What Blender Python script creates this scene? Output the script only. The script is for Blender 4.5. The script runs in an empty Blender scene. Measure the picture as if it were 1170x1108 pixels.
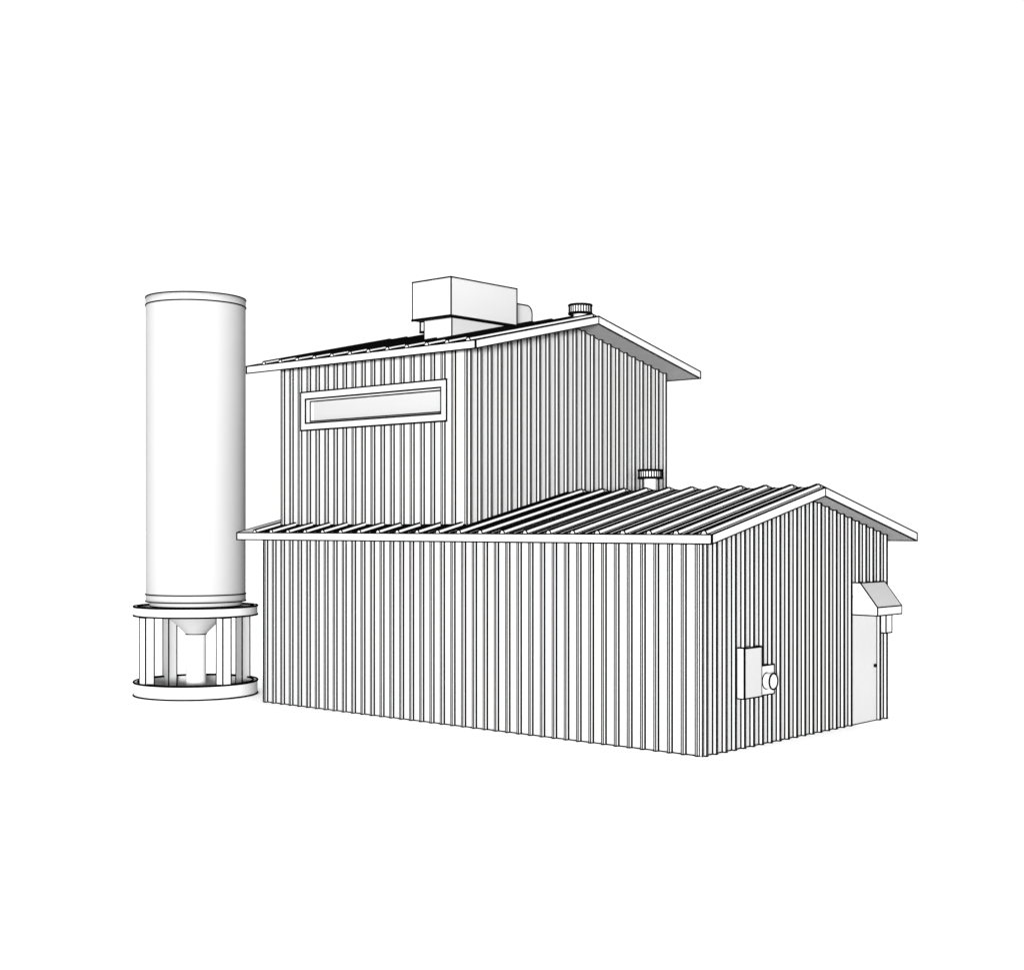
import bpy, math
from mathutils import Vector

sc = bpy.context.scene
C = sc.collection

# ------------------------------------------------------------------ camera
# world origin = the near bottom corner of the shed, x runs along the long wall, y back along the gable
V = Vector((-0.66228601, 0.74925112, 0.0))          # level viewing direction
cam_d = bpy.data.cameras.new('camera'); cam = bpy.data.objects.new('camera', cam_d); C.objects.link(cam)
cam.location = (14.259, -21.129, 4.0)
cam.rotation_euler = (math.radians(90), 0, math.atan2(-V.x, V.y))
cam_d.sensor_width = 36.0
cam_d.lens = 1657.37 / 1170 * 36.0
cam_d.shift_y = 48.0 / 1170
cam_d.clip_end = 2000
sc.camera = cam

# ------------------------------------------------------------------ world: white studio surround, dim behind the viewer
world = bpy.data.worlds.new('World'); sc.world = world; world.use_nodes = True
nt = world.node_tree; nt.nodes.clear()
N = nt.nodes.new; L = nt.links.new
tc = N('ShaderNodeTexCoord')
dot = N('ShaderNodeVectorMath'); dot.operation = 'DOT_PRODUCT'; dot.inputs[1].default_value = V
L(tc.outputs['Generated'], dot.inputs[0])
mr = N('ShaderNodeMapRange'); mr.interpolation_type = 'SMOOTHSTEP'
mr.inputs['From Min'].default_value = 0.3; mr.inputs['From Max'].default_value = 0.75
mr.inputs['To Min'].default_value = 0.30; mr.inputs['To Max'].default_value = 1.15
L(dot.outputs['Value'], mr.inputs['Value'])
sep = N('ShaderNodeSeparateXYZ'); L(tc.outputs['Generated'], sep.inputs[0])
top = N('ShaderNodeMapRange'); top.interpolation_type = 'SMOOTHSTEP'
top.inputs['From Min'].default_value = 0.6; top.inputs['From Max'].default_value = 0.9
top.inputs['To Min'].default_value = 0.0; top.inputs['To Max'].default_value = 2.4
L(sep.outputs['Z'], top.inputs['Value'])
mx = N('ShaderNodeMath'); mx.operation = 'ADD'
L(mr.outputs[0], mx.inputs[0]); L(top.outputs[0], mx.inputs[1])
bg = N('ShaderNodeBackground'); L(mx.outputs[0], bg.inputs['Strength']); bg.inputs['Color'].default_value = (1, 1, 1, 1)
wo = N('ShaderNodeOutputWorld'); L(bg.outputs[0], wo.inputs['Surface'])

# ------------------------------------------------------------------ one large key lamp, a little left of the viewer
def area(name, loc, target, size, size_y, watts):
    d = bpy.data.lights.new(name, 'AREA'); d.shape = 'ELLIPSE'; d.size = size; d.size_y = size_y; d.energy = watts
    o = bpy.data.objects.new(name, d); C.objects.link(o); o.location = loc
    o.rotation_euler = (Vector(target) - Vector(loc)).to_track_quat('-Z', 'Y').to_euler()
    return o
KD = Vector((0.601, -0.799, 0.0)); T = Vector((-7, 3, 4))
KL = T + KD * 70; KL.z = 3.8
area('key_lamp', KL, T, 26.0, 7.0, 170000)

sc.view_settings.view_transform = 'Standard'; sc.view_settings.look = 'None'
sc.view_settings.exposure = 0.0; sc.view_settings.gamma = 1.0
sc.render.resolution_x = 1024; sc.render.resolution_y = 969

# ------------------------------------------------------------------ materials
def mat(name, v, rough=0.9, var=0.0):
    m = bpy.data.materials.new(name); m.use_nodes = True
    n = m.node_tree; b = n.nodes['Principled BSDF']
    b.inputs['Roughness'].default_value = rough
    b.inputs['Specular IOR Level'].default_value = 0.0
    b.inputs['Base Color'].default_value = (v, v, v, 1)
    if var:
        no = n.nodes.new('ShaderNodeTexNoise'); no.inputs['Scale'].default_value = 0.7
        r = n.nodes.new('ShaderNodeMapRange')
        r.inputs['To Min'].default_value = v * (1 - var); r.inputs['To Max'].default_value = v * (1 + var)
        n.links.new(no.outputs['Fac'], r.inputs['Value']); n.links.new(r.outputs[0], b.inputs['Base Color'])
    return m
M_WALL = mat('wall_sheet_white', 0.30, var=0.01)
M_ROOF = mat('roof_sheet_white', 0.36, var=0.01)
M_TRIM = mat('trim_white', 0.355, var=0.01)
M_UNIT = mat('unit_enamel_white', 0.31, var=0.01)
M_SILO = mat('silo_paint_white', 0.275, var=0.01)
M_SOFF = mat('soffit_shade_grey', 0.20, var=0.01)  # shade under the eaves, put into the soffit's base colour
M_PANE = mat('frosted_pane_grey', 0.25, var=0.01)
M_STAND = mat('stand_paint_white', 0.42, var=0.01)
M_CASE = mat('cabinet_paint_light_grey', 0.265, var=0.01)
M_HOOD = mat('canopy_slope_shade', 0.26, var=0.01)  # canopy's sloping face only: its shading is painted in as a darker tone
M_INK = mat('black_seam', 0.0015)
M_GROUND = mat('ground_white', 0.95)

R0 = 0.0145

# ------------------------------------------------------------------ mesh builder: paint = slot 0, black seams = slot 1, extra = slot 2
class MB:
    def __init__(s): s.v = []; s.f = []; s.m = []; s.sm = []
    def face(s, pts, m=0, smooth=False):
        i = len(s.v); s.v += [tuple(p) for p in pts]; s.f.append(tuple(range(i, i + len(pts)))); s.m.append(m); s.sm.append(smooth)
    def box(s, a, b, m=0, ink=R0, skip=()):
        (x0, y0, z0), (x1, y1, z1) = a, b
        P = [(x0, y0, z0), (x1, y0, z0), (x1, y1, z0), (x0, y1, z0), (x0, y0, z1), (x1, y0, z1), (x1, y1, z1), (x0, y1, z1)]
        for q in ((0, 3, 2, 1), (4, 5, 6, 7), (0, 1, 5, 4), (1, 2, 6, 5), (2, 3, 7, 6), (3, 0, 4, 7)):
            s.face([P[k] for k in q], m)
        if ink:
            for e in ((0, 1), (1, 2), (2, 3), (3, 0), (4, 5), (5, 6), (6, 7), (7, 4), (0, 4), (1, 5), (2, 6), (3, 7)):
                if e not in skip: s.ink(P[e[0]], P[e[1]], ink)
    def prism(s, prof, axis, a, b, m=0, ink=R0, mats=None, noink=()):
        """closed profile (list of 2-D points) extruded along axis from a to b"""
        def P(p, t):
            if axis == 'x': return (t, p[0], p[1])
            if axis == 'y': return (p[0], t, p[1])
            return (p[0], p[1], t)
        n = len(prof)
        s.face([P(p, a) for p in prof], m); s.face([P(p, b) for p in reversed(prof)], m)
        for i in range(n):
            j = (i + 1) % n
            s.face([P(prof[i], a), P(prof[i], b), P(prof[j], b), P(prof[j], a)], mats[i] if mats else m)
            if ink:
                if i not in noink: s.ink(P(prof[i], a), P(prof[i], b), ink)
                s.ink(P(prof[i], a), P(prof[j], a), ink); s.ink(P(prof[i], b), P(prof[j], b), ink)
    def ink(s, a, b, r=R0, n=5):
        a = Vector(a); b = Vector(b); d = b - a
        if d.length < 1e-5: return
        d.normalize(); u = d.orthogonal().normalized(); w = d.cross(u)
        a2 = a - d * r * .6; b2 = b + d * r * .6
        i = len(s.v)
        for q in (a2, b2):
            for k in range(n):
                t = 2 * math.pi * k / n; s.v.append(tuple(q + u * (r * math.cos(t)) + w * (r * math.sin(t))))
        for k in range(n):
            j = (k + 1) % n; s.f.append((i + k, i + j, i + n + j, i + n + k)); s.m.append(1); s.sm.append(False)
        s.f.append(tuple(i + k for k in reversed(range(n)))); s.m.append(1); s.sm.append(False)
        s.f.append(tuple(i + n + k for k in range(n))); s.m.append(1); s.sm.append(False)
    def lathe(s, prof, c=(0, 0), n=96, m=0):
        """open profile (r, z) turned round the vertical through c"""
        base = len(s.v)
        for (r, z) in prof:
            for k in range(n):
                t = 2 * math.pi * k / n; s.v.append((c[0] + r * math.cos(t), c[1] + r * math.sin(t), z))
        for i in range(len(prof) - 1):
            for k in range(n):
                j = (k + 1) % n
                s.f.append((base + i * n + k, base + i * n + j, base + (i + 1) * n + j, base + (i + 1) * n + k)); s.m.append(m); s.sm.append(True)
    def ring(s, R, z, c=(0, 0), r=R0, n=96, k=6):
        base = len(s.v)
        for i in range(n):
            t = 2 * math.pi * i / n
            for j in range(k):
                p = 2 * math.pi * j / k; rr = R + r * math.cos(p)
                s.v.append((c[0] + rr * math.cos(t), c[1] + rr * math.sin(t), z + r * math.sin(p)))
        for i in range(n):
            for j in range(k):
                a = base + i * k + j; b = base + i * k + (j + 1) % k; c2 = base + ((i + 1) % n) * k + (j + 1) % k; d = base + ((i + 1) % n) * k + j
                s.f.append((a, d, c2, b)); s.m.append(1); s.sm.append(False)
    def build(s, name, m, parent=None, extra=None):
        me = bpy.data.meshes.new(name); me.from_pydata(s.v, [], s.f); me.update()
        me.materials.append(m); me.materials.append(M_INK)
        if extra: me.materials.append(extra)
        me.polygons.foreach_set('material_index', s.m); me.polygons.foreach_set('use_smooth', s.sm)
        o = bpy.data.objects.new(name, me); C.objects.link(o)
        if parent:
            o.parent = parent
            off = parent_world(parent)
            o.location = -off if parent.type == 'EMPTY' else (0, 0, 0)
        return o
def parent_world(p):
    w = Vector(p.location)
    while p.parent: p = p.parent; w += Vector(p.location)
    return w
def tag(o, label, cat=None, group=None, kind=None):
    if label: o['label'] = label
    if cat: o['category'] = cat
    if group: o['group'] = group
    if kind: o['kind'] = kind
    return o
def thing(name, loc, label, cat, group=None):
    o = bpy.data.objects.new(name, None); C.objects.link(o); o.location = loc; o.empty_display_size = 0.3
    return tag(o, label, cat, group)

# ------------------------------------------------------------------ ground
g = MB(); g.face([(-900, -900, 0), (900, -900, 0), (900, 900, 0), (-900, 900, 0)])
go = g.build('ground', M_GROUND); tag(go, 'plain white ground under the shed and silo', None, None, 'structure')

# ================================================================== the shed
shed = thing('industrial_shed', (0, 0, 0), 'white ribbed metal shed with a taller rear block and overhanging gable roofs', 'building')

# standing ribs of the wall cladding
RH, RT, RB = 0.072, 0.036, 0.062
def clad(mb, s0, s1, phase, period, zlo, ztop, holes=(), back=0.06, P=None, inkbot=True, r=R0):
    """ribbed sheet along s; P(s, out, z) -> point; holes = [(sa, sb, za, zb)]"""
    prof = [(s0, 0.0)]
    k = math.ceil((s0 - phase) / period) - 1
    while True:
        c = phase + k * period; k += 1
        if c - RB / 2 <= s0 + .01: continue
        if c + RB / 2 >= s1 - .01: break
        prof += [(c - RB / 2, 0), (c - RT / 2, RH), (c + RT / 2, RH), (c + RB / 2, 0)]
    prof.append((s1, 0.0))
    cuts = sorted(set([h[0] for h in holes] + [h[1] for h in holes] + ([PEAK_S] if PEAK_S is not None else [])))
    out = []
    for i in range(len(prof) - 1):
        a, b = prof[i], prof[i + 1]; out.append(a)
        for c in cuts:
            if a[0] + 1e-6 < c < b[0] - 1e-6:
                out.append((c, a[1] + (b[1] - a[1]) * (c - a[0]) / (b[0] - a[0])))
    out.append(prof[-1]); orig = set(prof)
    def spans(s):
        z0, z1 = zlo(s), ztop(s)
        for h in holes:
            if h[0] - 1e-6 <= s <= h[1] + 1e-6:
                return [(a, b) for a, b in ((z0, h[2]), (h[3], z1)) if b - a > 0.005]
        return [(z0, z1)]
    for i in range(len(out) - 1):
        a, b = out[i], out[i + 1]; mid = (a[0] + b[0]) / 2
        hole = next((h for h in holes if h[0] < mid < h[1]), None)
        for part in ((0,) if not hole else (1, 2)):
            za0, za1, zb0, zb1 = zlo(a[0]), ztop(a[0]), zlo(b[0]), ztop(b[0])
            if part == 1: za1 = zb1 = hole[2]
            if part == 2: za0 = zb0 = hole[3]
            if za1 - za0 < .005: continue
            mb.face([P(a[0], a[1], za0), P(b[0], b[1], zb0), P(b[0], b[1], zb1), P(a[0], a[1], za1)])
            mb.face([P(a[0], -back, za0), P(a[0], -back, za1), P(b[0], -back, zb1), P(b[0], -back, zb0)])
            if inkbot and part in (0, 1): mb.ink(P(a[0], a[1], za0), P(b[0], b[1], zb0), r)
            if part == 0 or part == 2: mb.ink(P(a[0], a[1], za1), P(b[0], b[1], zb1), r)
    for p in prof:
        for z0, z1 in spans(p[0]): mb.ink(P(p[0], p[1], z0), P(p[0], p[1], z1), .0125 if p[1] > 0 or p in (prof[0], prof[-1]) else .025)

FR = lambda y: (lambda s, o, z: (s, y - o, z))       # wall facing -y
BK = lambda y: (lambda s, o, z: (s, y + o, z))
RT_ = lambda x: (lambda s, o, z: (x + o, s, z))      # wall facing +x
LF = lambda x: (lambda s, o, z: (x - o, s, z))

SL = 0.228
X0, X1, Y0, Y1, YR = -12.0, 0.0, 0.0, 6.9, 3.45
EO = 0.40; GX1, GX0 = 0.474, -12.48
ZB, ZT = 3.713, 3.874                                 # fascia bottom and top at the eave
low_soff = lambda y: ZB + SL * (EO + (y if y < YR else 2 * YR - y))
low_top = lambda y: ZT + SL * (EO + (y if y < YR else 2 * YR - y))
PEAK_S = None
zero = lambda s: 0.012
m = MB(); clad(m, X0, X1, -0.071, 0.2955, zero, lambda s: low_soff(0) - .0, P=FR(Y0))
m.build('front_wall', M_WALL, shed)
m = MB(); clad(m, X0, X1, -0.071, 0.2955, zero, lambda s: low_soff(Y1), P=BK(Y1)); m.build('back_wall', M_WALL, shed)
PEAK_S = YR
DOOR = (5.376, 6.40, 0.0, 2.60)
m = MB(); clad(m, Y0, Y1, 0.055, 0.304, zero, lambda s: low_soff(s), holes=[DOOR], P=RT_(X1)); m.build('gable_wall', M_WALL, shed)
m = MB(); clad(m, Y0, Y1, 0.055, 0.304, zero, lambda s: low_soff(s), P=LF(X0)); m.build('gable_wall', M_WALL, shed)

# taller block
UX0, UX1, UY0, UY1 = -11.72, -5.927, 0.30, 7.215
UYR = 3.76; USL = 0.2265; UEO = 0.47; UGX1, UGX0 = -5.227, -12.42
UZB, UZT = 7.53, 7.69
up_soff = lambda y: UZB + USL * (UEO + (y - UY0 if y < UYR else 2 * UYR - y - UY0))
up_top = lambda y: UZT + USL * (UEO + (y - UY0 if y < UYR else 2 * UYR - y - UY0))
upbase = lambda s: low_top(UY0) + .012
WIN = (-10.90, -6.55, 6.25, 6.95)
PEAK_S = None
m = MB(); clad(m, UX0, UX1, -11.355, 0.3003, upbase, lambda s: up_soff(UY0), holes=[WIN], P=FR(UY0)); m.build('upper_front_wall', M_WALL, shed)
m = MB(); clad(m, UX0, UX1, -11.355, 0.3003, lambda s: 3.75, lambda s: up_soff(UY1), P=BK(UY1)); m.build('upper_back_wall', M_WALL, shed)
PEAK_S = UYR
gb = lambda s: low_top(min(max(s, 0.0), 7.2)) - .03
m = MB(); clad(m, UY0, UY1, 0.37, 0.309, gb, up_soff, P=RT_(UX1)); m.build('upper_gable_wall', M_WALL, shed)
m = MB(); clad(m, UY0, UY1, 0.37, 0.309, gb, up_soff, P=LF(UX0)); m.build('upper_gable_wall', M_WALL, shed)

# corner flashings
m = MB(); m.box((-.035, -.020, 0), (.020, .035, ZB + .08), ink=.014); m.build('corner_trim', M_TRIM, shed)
m = MB(); m.box((UX1 - .02, UY0 - .020, low_top(UY0)), (UX1 + .02, UY0 + .02, UZB + .1), ink=.012); m.build('corner_trim', M_TRIM, shed)

# roofs
minor_pt = lambda p, xs: min(abs(p[0] - c) for c in xs) > .08
def roof_sheet(mb, gx0, gx1, ye, yr, ztop, first, period=0.578, h=0.064, minor=3, sides=(1, 1), r=R0, rr=R0):
    prof = [(gx0, 0)]
    xs = []; c = first
    while c - .12 > gx0: xs.append(c); c -= period
    xs.reverse(); inks = []
    for i, c in enumerate(xs):
        prof += [(c - .07, 0), (c - .026, h), (c + .026, h), (c + .07, 0)]
        nx = xs[i + 1] - .07 if i + 1 < len(xs) else gx1
        w = nx - (c + .07)
        if w > .2:
            for q in range(minor):
                a = c + .07 + w * (q + .75) / (minor + .5)
                prof += [(a - .03, 0), (a - .012, .010), (a + .012, .010), (a + .03, 0)]
    prof.append((gx1, 0))
    for sgn in (0, 1):
        ya = ye if sgn == 0 else 2 * yr - ye
        za, zb = ztop(ye), ztop(yr)
        for i in range(len(prof) - 1):
            a, b = prof[i], prof[i + 1]
            mb.face([(a[0], ya, za + a[1]), (b[0], ya, za + b[1]), (b[0], yr, zb + b[1]), (a[0], yr, zb + a[1])])
            if a[1] > .02 or b[1] > .02 or True:
                mb.ink((a[0], ya, za + a[1]), (b[0], ya, za + b[1]), r)
                if sgn == 0: mb.ink((a[0], yr, zb + a[1]), (b[0], yr, zb + b[1]), r)
        for k, p in enumerate(prof):
            mb.ink((p[0], ya, za + p[1]), (p[0], yr, zb + p[1]), rr if minor_pt(p, xs) else max(.0135, rr))
        # closed rib ends
        i = 0
        while i < len(prof) - 3:
            if abs(prof[i + 1][1] - h) < 1e-6 and prof[i][1] == 0:
                mb.face([(p[0], ya, za + p[1]) for p in prof[i:i + 4]]); i += 4
            else: i += 1

def roof(parent, gx0, gx1, ye, yr, zb, zt, sl, first, minor=3, rr=R0):
    yb = 2 * yr - ye
    ztop = lambda y: zt + sl * ((y - ye) if y <= yr else (yb - y))
    zbot = lambda y: zb + sl * ((y - ye) if y <= yr else (yb - y))
    s = MB(); roof_sheet(s, gx0, gx1, ye, yr, ztop, first, minor=minor, rr=rr)
    ro = s.build('roof', M_ROOF, parent)
    t = .014
    for (a, b) in ((ye, ye + t), (yb - t, yb)):
        f = MB(); f.box((gx0, a, zb), (gx1, b, zt - .004), ink=R0); f.build('eave_board', M_TRIM, ro)
    for xa, xb in ((gx1 - t, gx1 + .002), (gx0 - .002, gx0 + t)):
        for (ya, yc) in ((ye, yr), (yr, yb)):
            f = MB(); f.prism([(ya, zbot(ya) - .002), (yc, zbot(yc) - .002), (yc, ztop(yc) - .003), (ya, ztop(ya) - .003)], 'x', xa, xb)
            f.build('gable_board', M_TRIM, ro)
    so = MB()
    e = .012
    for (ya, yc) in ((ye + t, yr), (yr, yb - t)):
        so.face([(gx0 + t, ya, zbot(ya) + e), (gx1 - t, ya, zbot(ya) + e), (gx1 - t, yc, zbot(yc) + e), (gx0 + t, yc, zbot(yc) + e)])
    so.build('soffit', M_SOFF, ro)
    return ro
roof(shed, GX0, GX1, -EO, YR, ZB, ZT, SL, 0.31, 2, .0160)
roof(shed, UGX0, UGX1, UY0 - UEO, UYR, UZB, UZT, USL, -5.43, 4, .019)

# base flashing where the tall block meets the low roof
m = MB(); m.ink((UX0, UY0 - .01, upbase(0)), (UX1, UY0 - .01, upbase(0)), .02)
for (a, b) in ((UY0, YR), (YR, 7.2)):
    m.ink((UX0 - .01, a, low_top(a) + .01), (UX0 - .01, b, low_top(b) + .01), .010)
m.build('base_flashing', M_TRIM, shed)

# window: long strip
def frame(mb, x0, x1, z0, z1, w, ya, yb, r=R0):
    """rectangular frame in a wall facing -y, front at ya, back at yb"""
    o = [(x0, z0), (x1, z0), (x1, z1), (x0, z1)]; i = [(x0 + w, z0 + w), (x1 - w, z0 + w), (x1 - w, z1 - w), (x0 + w, z1 - w)]
    for k in range(4):
        j = (k + 1) % 4
        mb.face([(o[k][0], ya, o[k][1]), (o[j][0], ya, o[j][1]), (i[j][0], ya, i[j][1]), (i[k][0], ya, i[k][1])])
        mb.face([(o[k][0], ya, o[k][1]), (o[k][0], yb, o[k][1]), (o[j][0], yb, o[j][1]), (o[j][0], ya, o[j][1])])
        mb.face([(i[k][0], ya, i[k][1]), (i[j][0], ya, i[j][1]), (i[j][0], yb, i[j][1]), (i[k][0], yb, i[k][1])])
        for q in (o, i):
            mb.ink((q[k][0], ya, q[k][1]), (q[j][0], ya, q[j][1]), r)
        mb.ink((i[k][0], yb, i[k][1]), (i[j][0], yb, i[j][1]), r)
wi = MB(); frame(wi, -10.94, -6.385, 6.17, 7.02, .155, UY0 - .10, UY0 + .06, .020)
wo_ = wi.build('window', M_TRIM, shed)
w2 = MB(); frame(w2, -10.80, -6.525, 6.31, 6.88, .062, UY0 + .0, UY0 + .16, .015); w2.build('sash', M_TRIM, wo_)
w3 = MB(); w3.box((-10.77, UY0 + .10, 6.34), (-6.55, UY0 + .12, 6.85), ink=0); w3.build('pane', M_PANE, wo_)

# door, canopy
d = MB(); d.box((-.05, 5.376, .005), (.012, 6.40, 2.60), ink=.016, skip=((0, 4), (1, 5)))
do = d.build('door', M_UNIT, shed)
k = MB(); k.lathe([(.0, 0), (.045, .012), (.055, .04), (.03, .065), (0.0, .07)], n=20)
k.v = [(.012 + z * .8, 6.283 + x * .75, 1.142 + y * .75) for (x, y, z) in k.v]
k.build('knob', M_INK, do)
cp = MB()
prof = [(0.0, 2.232), (.562, 2.228), (.562, 2.394), (.183, 2.874), (0.0, 2.876)]
cp.prism(prof, 'y', 5.376, 6.42, ink=.015, mats=[0, 0, 2, 0, 0], noink=(0,))
cp.build('door_canopy', M_TRIM, shed, extra=M_HOOD)

# ================================================================== things on the walls and roofs
b = thing('electrical_cabinet', (0, 1.40, .915), 'shallow white steel cabinet on the gable wall left of the round meter', 'cabinet')
m = MB(); m.box((.0, 1.116, .915), (.150, 1.689, 1.826), ink=.014); m.build('case', M_TRIM, b)
m = MB(); m.box((.150, 1.125, .925), (.168, 1.680, 1.816), ink=.009); m.build('lid', M_CASE, b)

b = thing('electric_meter', (0, 2.0, .92), 'small white wall box with a round protruding meter beside the cabinet', 'meter')
m = MB(); m.box((.0, 1.72, .92), (.10, 2.22, 1.46), ink=.015); m.build('back_box', M_TRIM, b)
m = MB(); m.lathe([(.0, .10), (.145, .10), (.145, .25), (0.0, .25)], n=40); m.ring(.145, .104, r=.015, n=40); m.ring(.145, .25, r=.017, n=40)
m.v = [(z, 1.95 + x, 1.175 + y) for (x, y, z) in m.v]; m.sm = [False if i >= 0 else x for i, x in enumerate(m.sm)]
m.build('dial', M_TRIM, b)

m = MB(); m.box((.0, 6.60, 1.80), (.12, 6.86, 2.36), ink=.016)
tag(m.build('wall_light', M_TRIM), 'small white box light on the gable wall right of the door under the canopy', 'light')

# rooftop unit
HX0, HX1, HY0, HY1, HZ0, HZ1 = -8.28, -7.12, 1.10, 3.22, 8.49, 9.315
b = thing('rooftop_unit', ((HX0 + HX1) / 2, (HY0 + HY1) / 2, 8.0), 'boxy white ventilation unit on a narrower plinth on the upper roof', 'ventilation unit')
m = MB(); m.box((HX0, HY0, HZ0), (HX1, HY1, HZ1), ink=.018); m.ink((HX0, HY0 - .004, HZ0), (HX1, HY0 - .004, HZ0), .03); m.ink((HX1 + .004, HY0, HZ0), (HX1 + .004, HY1, HZ0), .03)
m.build('housing', M_UNIT, b)
m = MB(); m.box((-8.09, HY0 + .17, 7.95), (HX1 - .14, HY1 - .15, HZ0 - .002), ink=.016); m.build('plinth', M_UNIT, b)
m = MB(); m.box((-8.24, HY0 + .20, HZ0 - .24), (-8.11, HY0 + .34, HZ0 - .004), ink=.028); m.build('conduit_box', M_UNIT, b)
m = MB()
pf = [(HY1, 8.35), (3.97, 8.35), (3.97, 8.86)]
for q in range(1, 7):
    t = math.radians(90 * q / 6); pf.append((3.80 + .17 * math.cos(t), 8.86 + .17 * math.sin(t)))
pf.append((HY1, 9.03))
m.prism(pf, 'x', -8.0, -7.32, ink=0)
for x in (-8.0, -7.32):
    for i in range(1, len(pf) - 1): m.ink((x, *pf[i]), (x, *pf[i + 1]), .018)
m.build('exhaust_hood', M_UNIT, b)

def vent(x, y, zroof, z0, z1, R, rs, label):
    b = thing('roof_vent', (x, y, zroof), label, 'vent', 'round finned roof vents')
    m = MB(); m.lathe([(rs, zroof - .1), (rs, z0 + .01)], (x, y), 40)
    for s in (1, -1):                                  # seams up both sides of the stem
        m.ink((x + s * rs * .75, y + s * rs * .66, zroof), (x + s * rs * .75, y + s * rs * .66, z0), .010)
    m.build('stem', M_TRIM, b)
    m = MB(); m.lathe([(0, z0), (R, z0), (R, z1), (0, z1 + .015)], (x, y), 48)
    m.sm = [False] * len(m.sm)
    m.ring(R, z0, (x, y), .03, 48); m.ring(R, z1, (x, y), .03, 48)
    for i in range(26):
        t = 2 * math.pi * (i + .5) / 26
        m.ink((x + R * math.cos(t), y + R * math.sin(t), z0), (x + R * math.cos(t), y + R * math.sin(t), z1), .016)
    m.build('cap', M_TRIM, b)
vent(-4.02, 4.0, low_top(4.0), 5.045, 5.205, .245, .135, 'round finned vent on a short white stem on the low roof ridge')
vent(-5.93, 4.0, up_top(4.0), 8.73, 8.91, .25, .15, 'squat finned vent at the peak of the upper roof')

# ================================================================== silo
SX, SY = -14.468, -0.075; c = (SX, SY)
b = thing('silo', (SX, SY, 0), 'tall white cylindrical silo on an open ring stand left of the shed', 'silo')
RS, RR = 1.172, 1.455
m = MB(); m.lathe([(RS, 2.405), (RS, 9.27)], c, 192); tank = m.build('tank', M_SILO, b)
m = MB(); m.lathe([(RS + .004, 9.27), (RS + .004, 9.455), (0.0, 9.47)], c, 192); m.ring(RS + .004, 9.27, c, .018, 192); m.ring(RS + .004, 9.455, c, .018, 192)
m.build('top_band', M_SILO, tank)
m = MB(); m.lathe([(0.9, 2.235), (RS + .004, 2.235), (RS + .004, 2.405), (RS - .01, 2.407)], c, 192); m.ring(RS + .004, 2.235, c, .018, 192); m.ring(RS + .004, 2.405, c, .018, 192)
m.build('bottom_band', M_SILO, tank)
m = MB(); m.lathe([(1.10, 2.236), (1.06, 2.06), (.70, 1.86), (.50, 1.70), (.24, 1.44)], c, 128); m.ring(.245, 1.44, c, .016, 64); m.ring(1.07, 2.125, c, .016, 128)
m.build('hopper', M_SILO, b)
m = MB(); m.lathe([(.235, .0), (.235, 1.44)], c, 64); m.build('outlet_pipe', M_STAND, b)
def hoop(z0, z1):
    m = MB(); ri = RR - .10
    m.lathe([(RR, z0), (RR, z1)], c, 160); m.lathe([(RR, z1), (ri, z1)], c, 160); m.lathe([(ri, z1), (ri, z0)], c, 160); m.lathe([(ri, z0), (RR, z0)], c, 160)
    for R in (RR, ri):
        for z in (z0 + .014, z1): m.ring(R, z, c, .024, 160)
    m.build('support_ring', M_STAND, b)
hoop(0.004, .325); hoop(1.89, 2.115)
for t in (-97, -7, 83, 173):
    m = MB(); lx = SX + 1.29 * math.cos(math.radians(t)); ly = SY + 1.29 * math.sin(math.radians(t)); w = .12
    m.box((lx - w, ly - w, .01), (lx + w, ly + w, 1.885), ink=.018); m.build('leg', M_STAND, b)
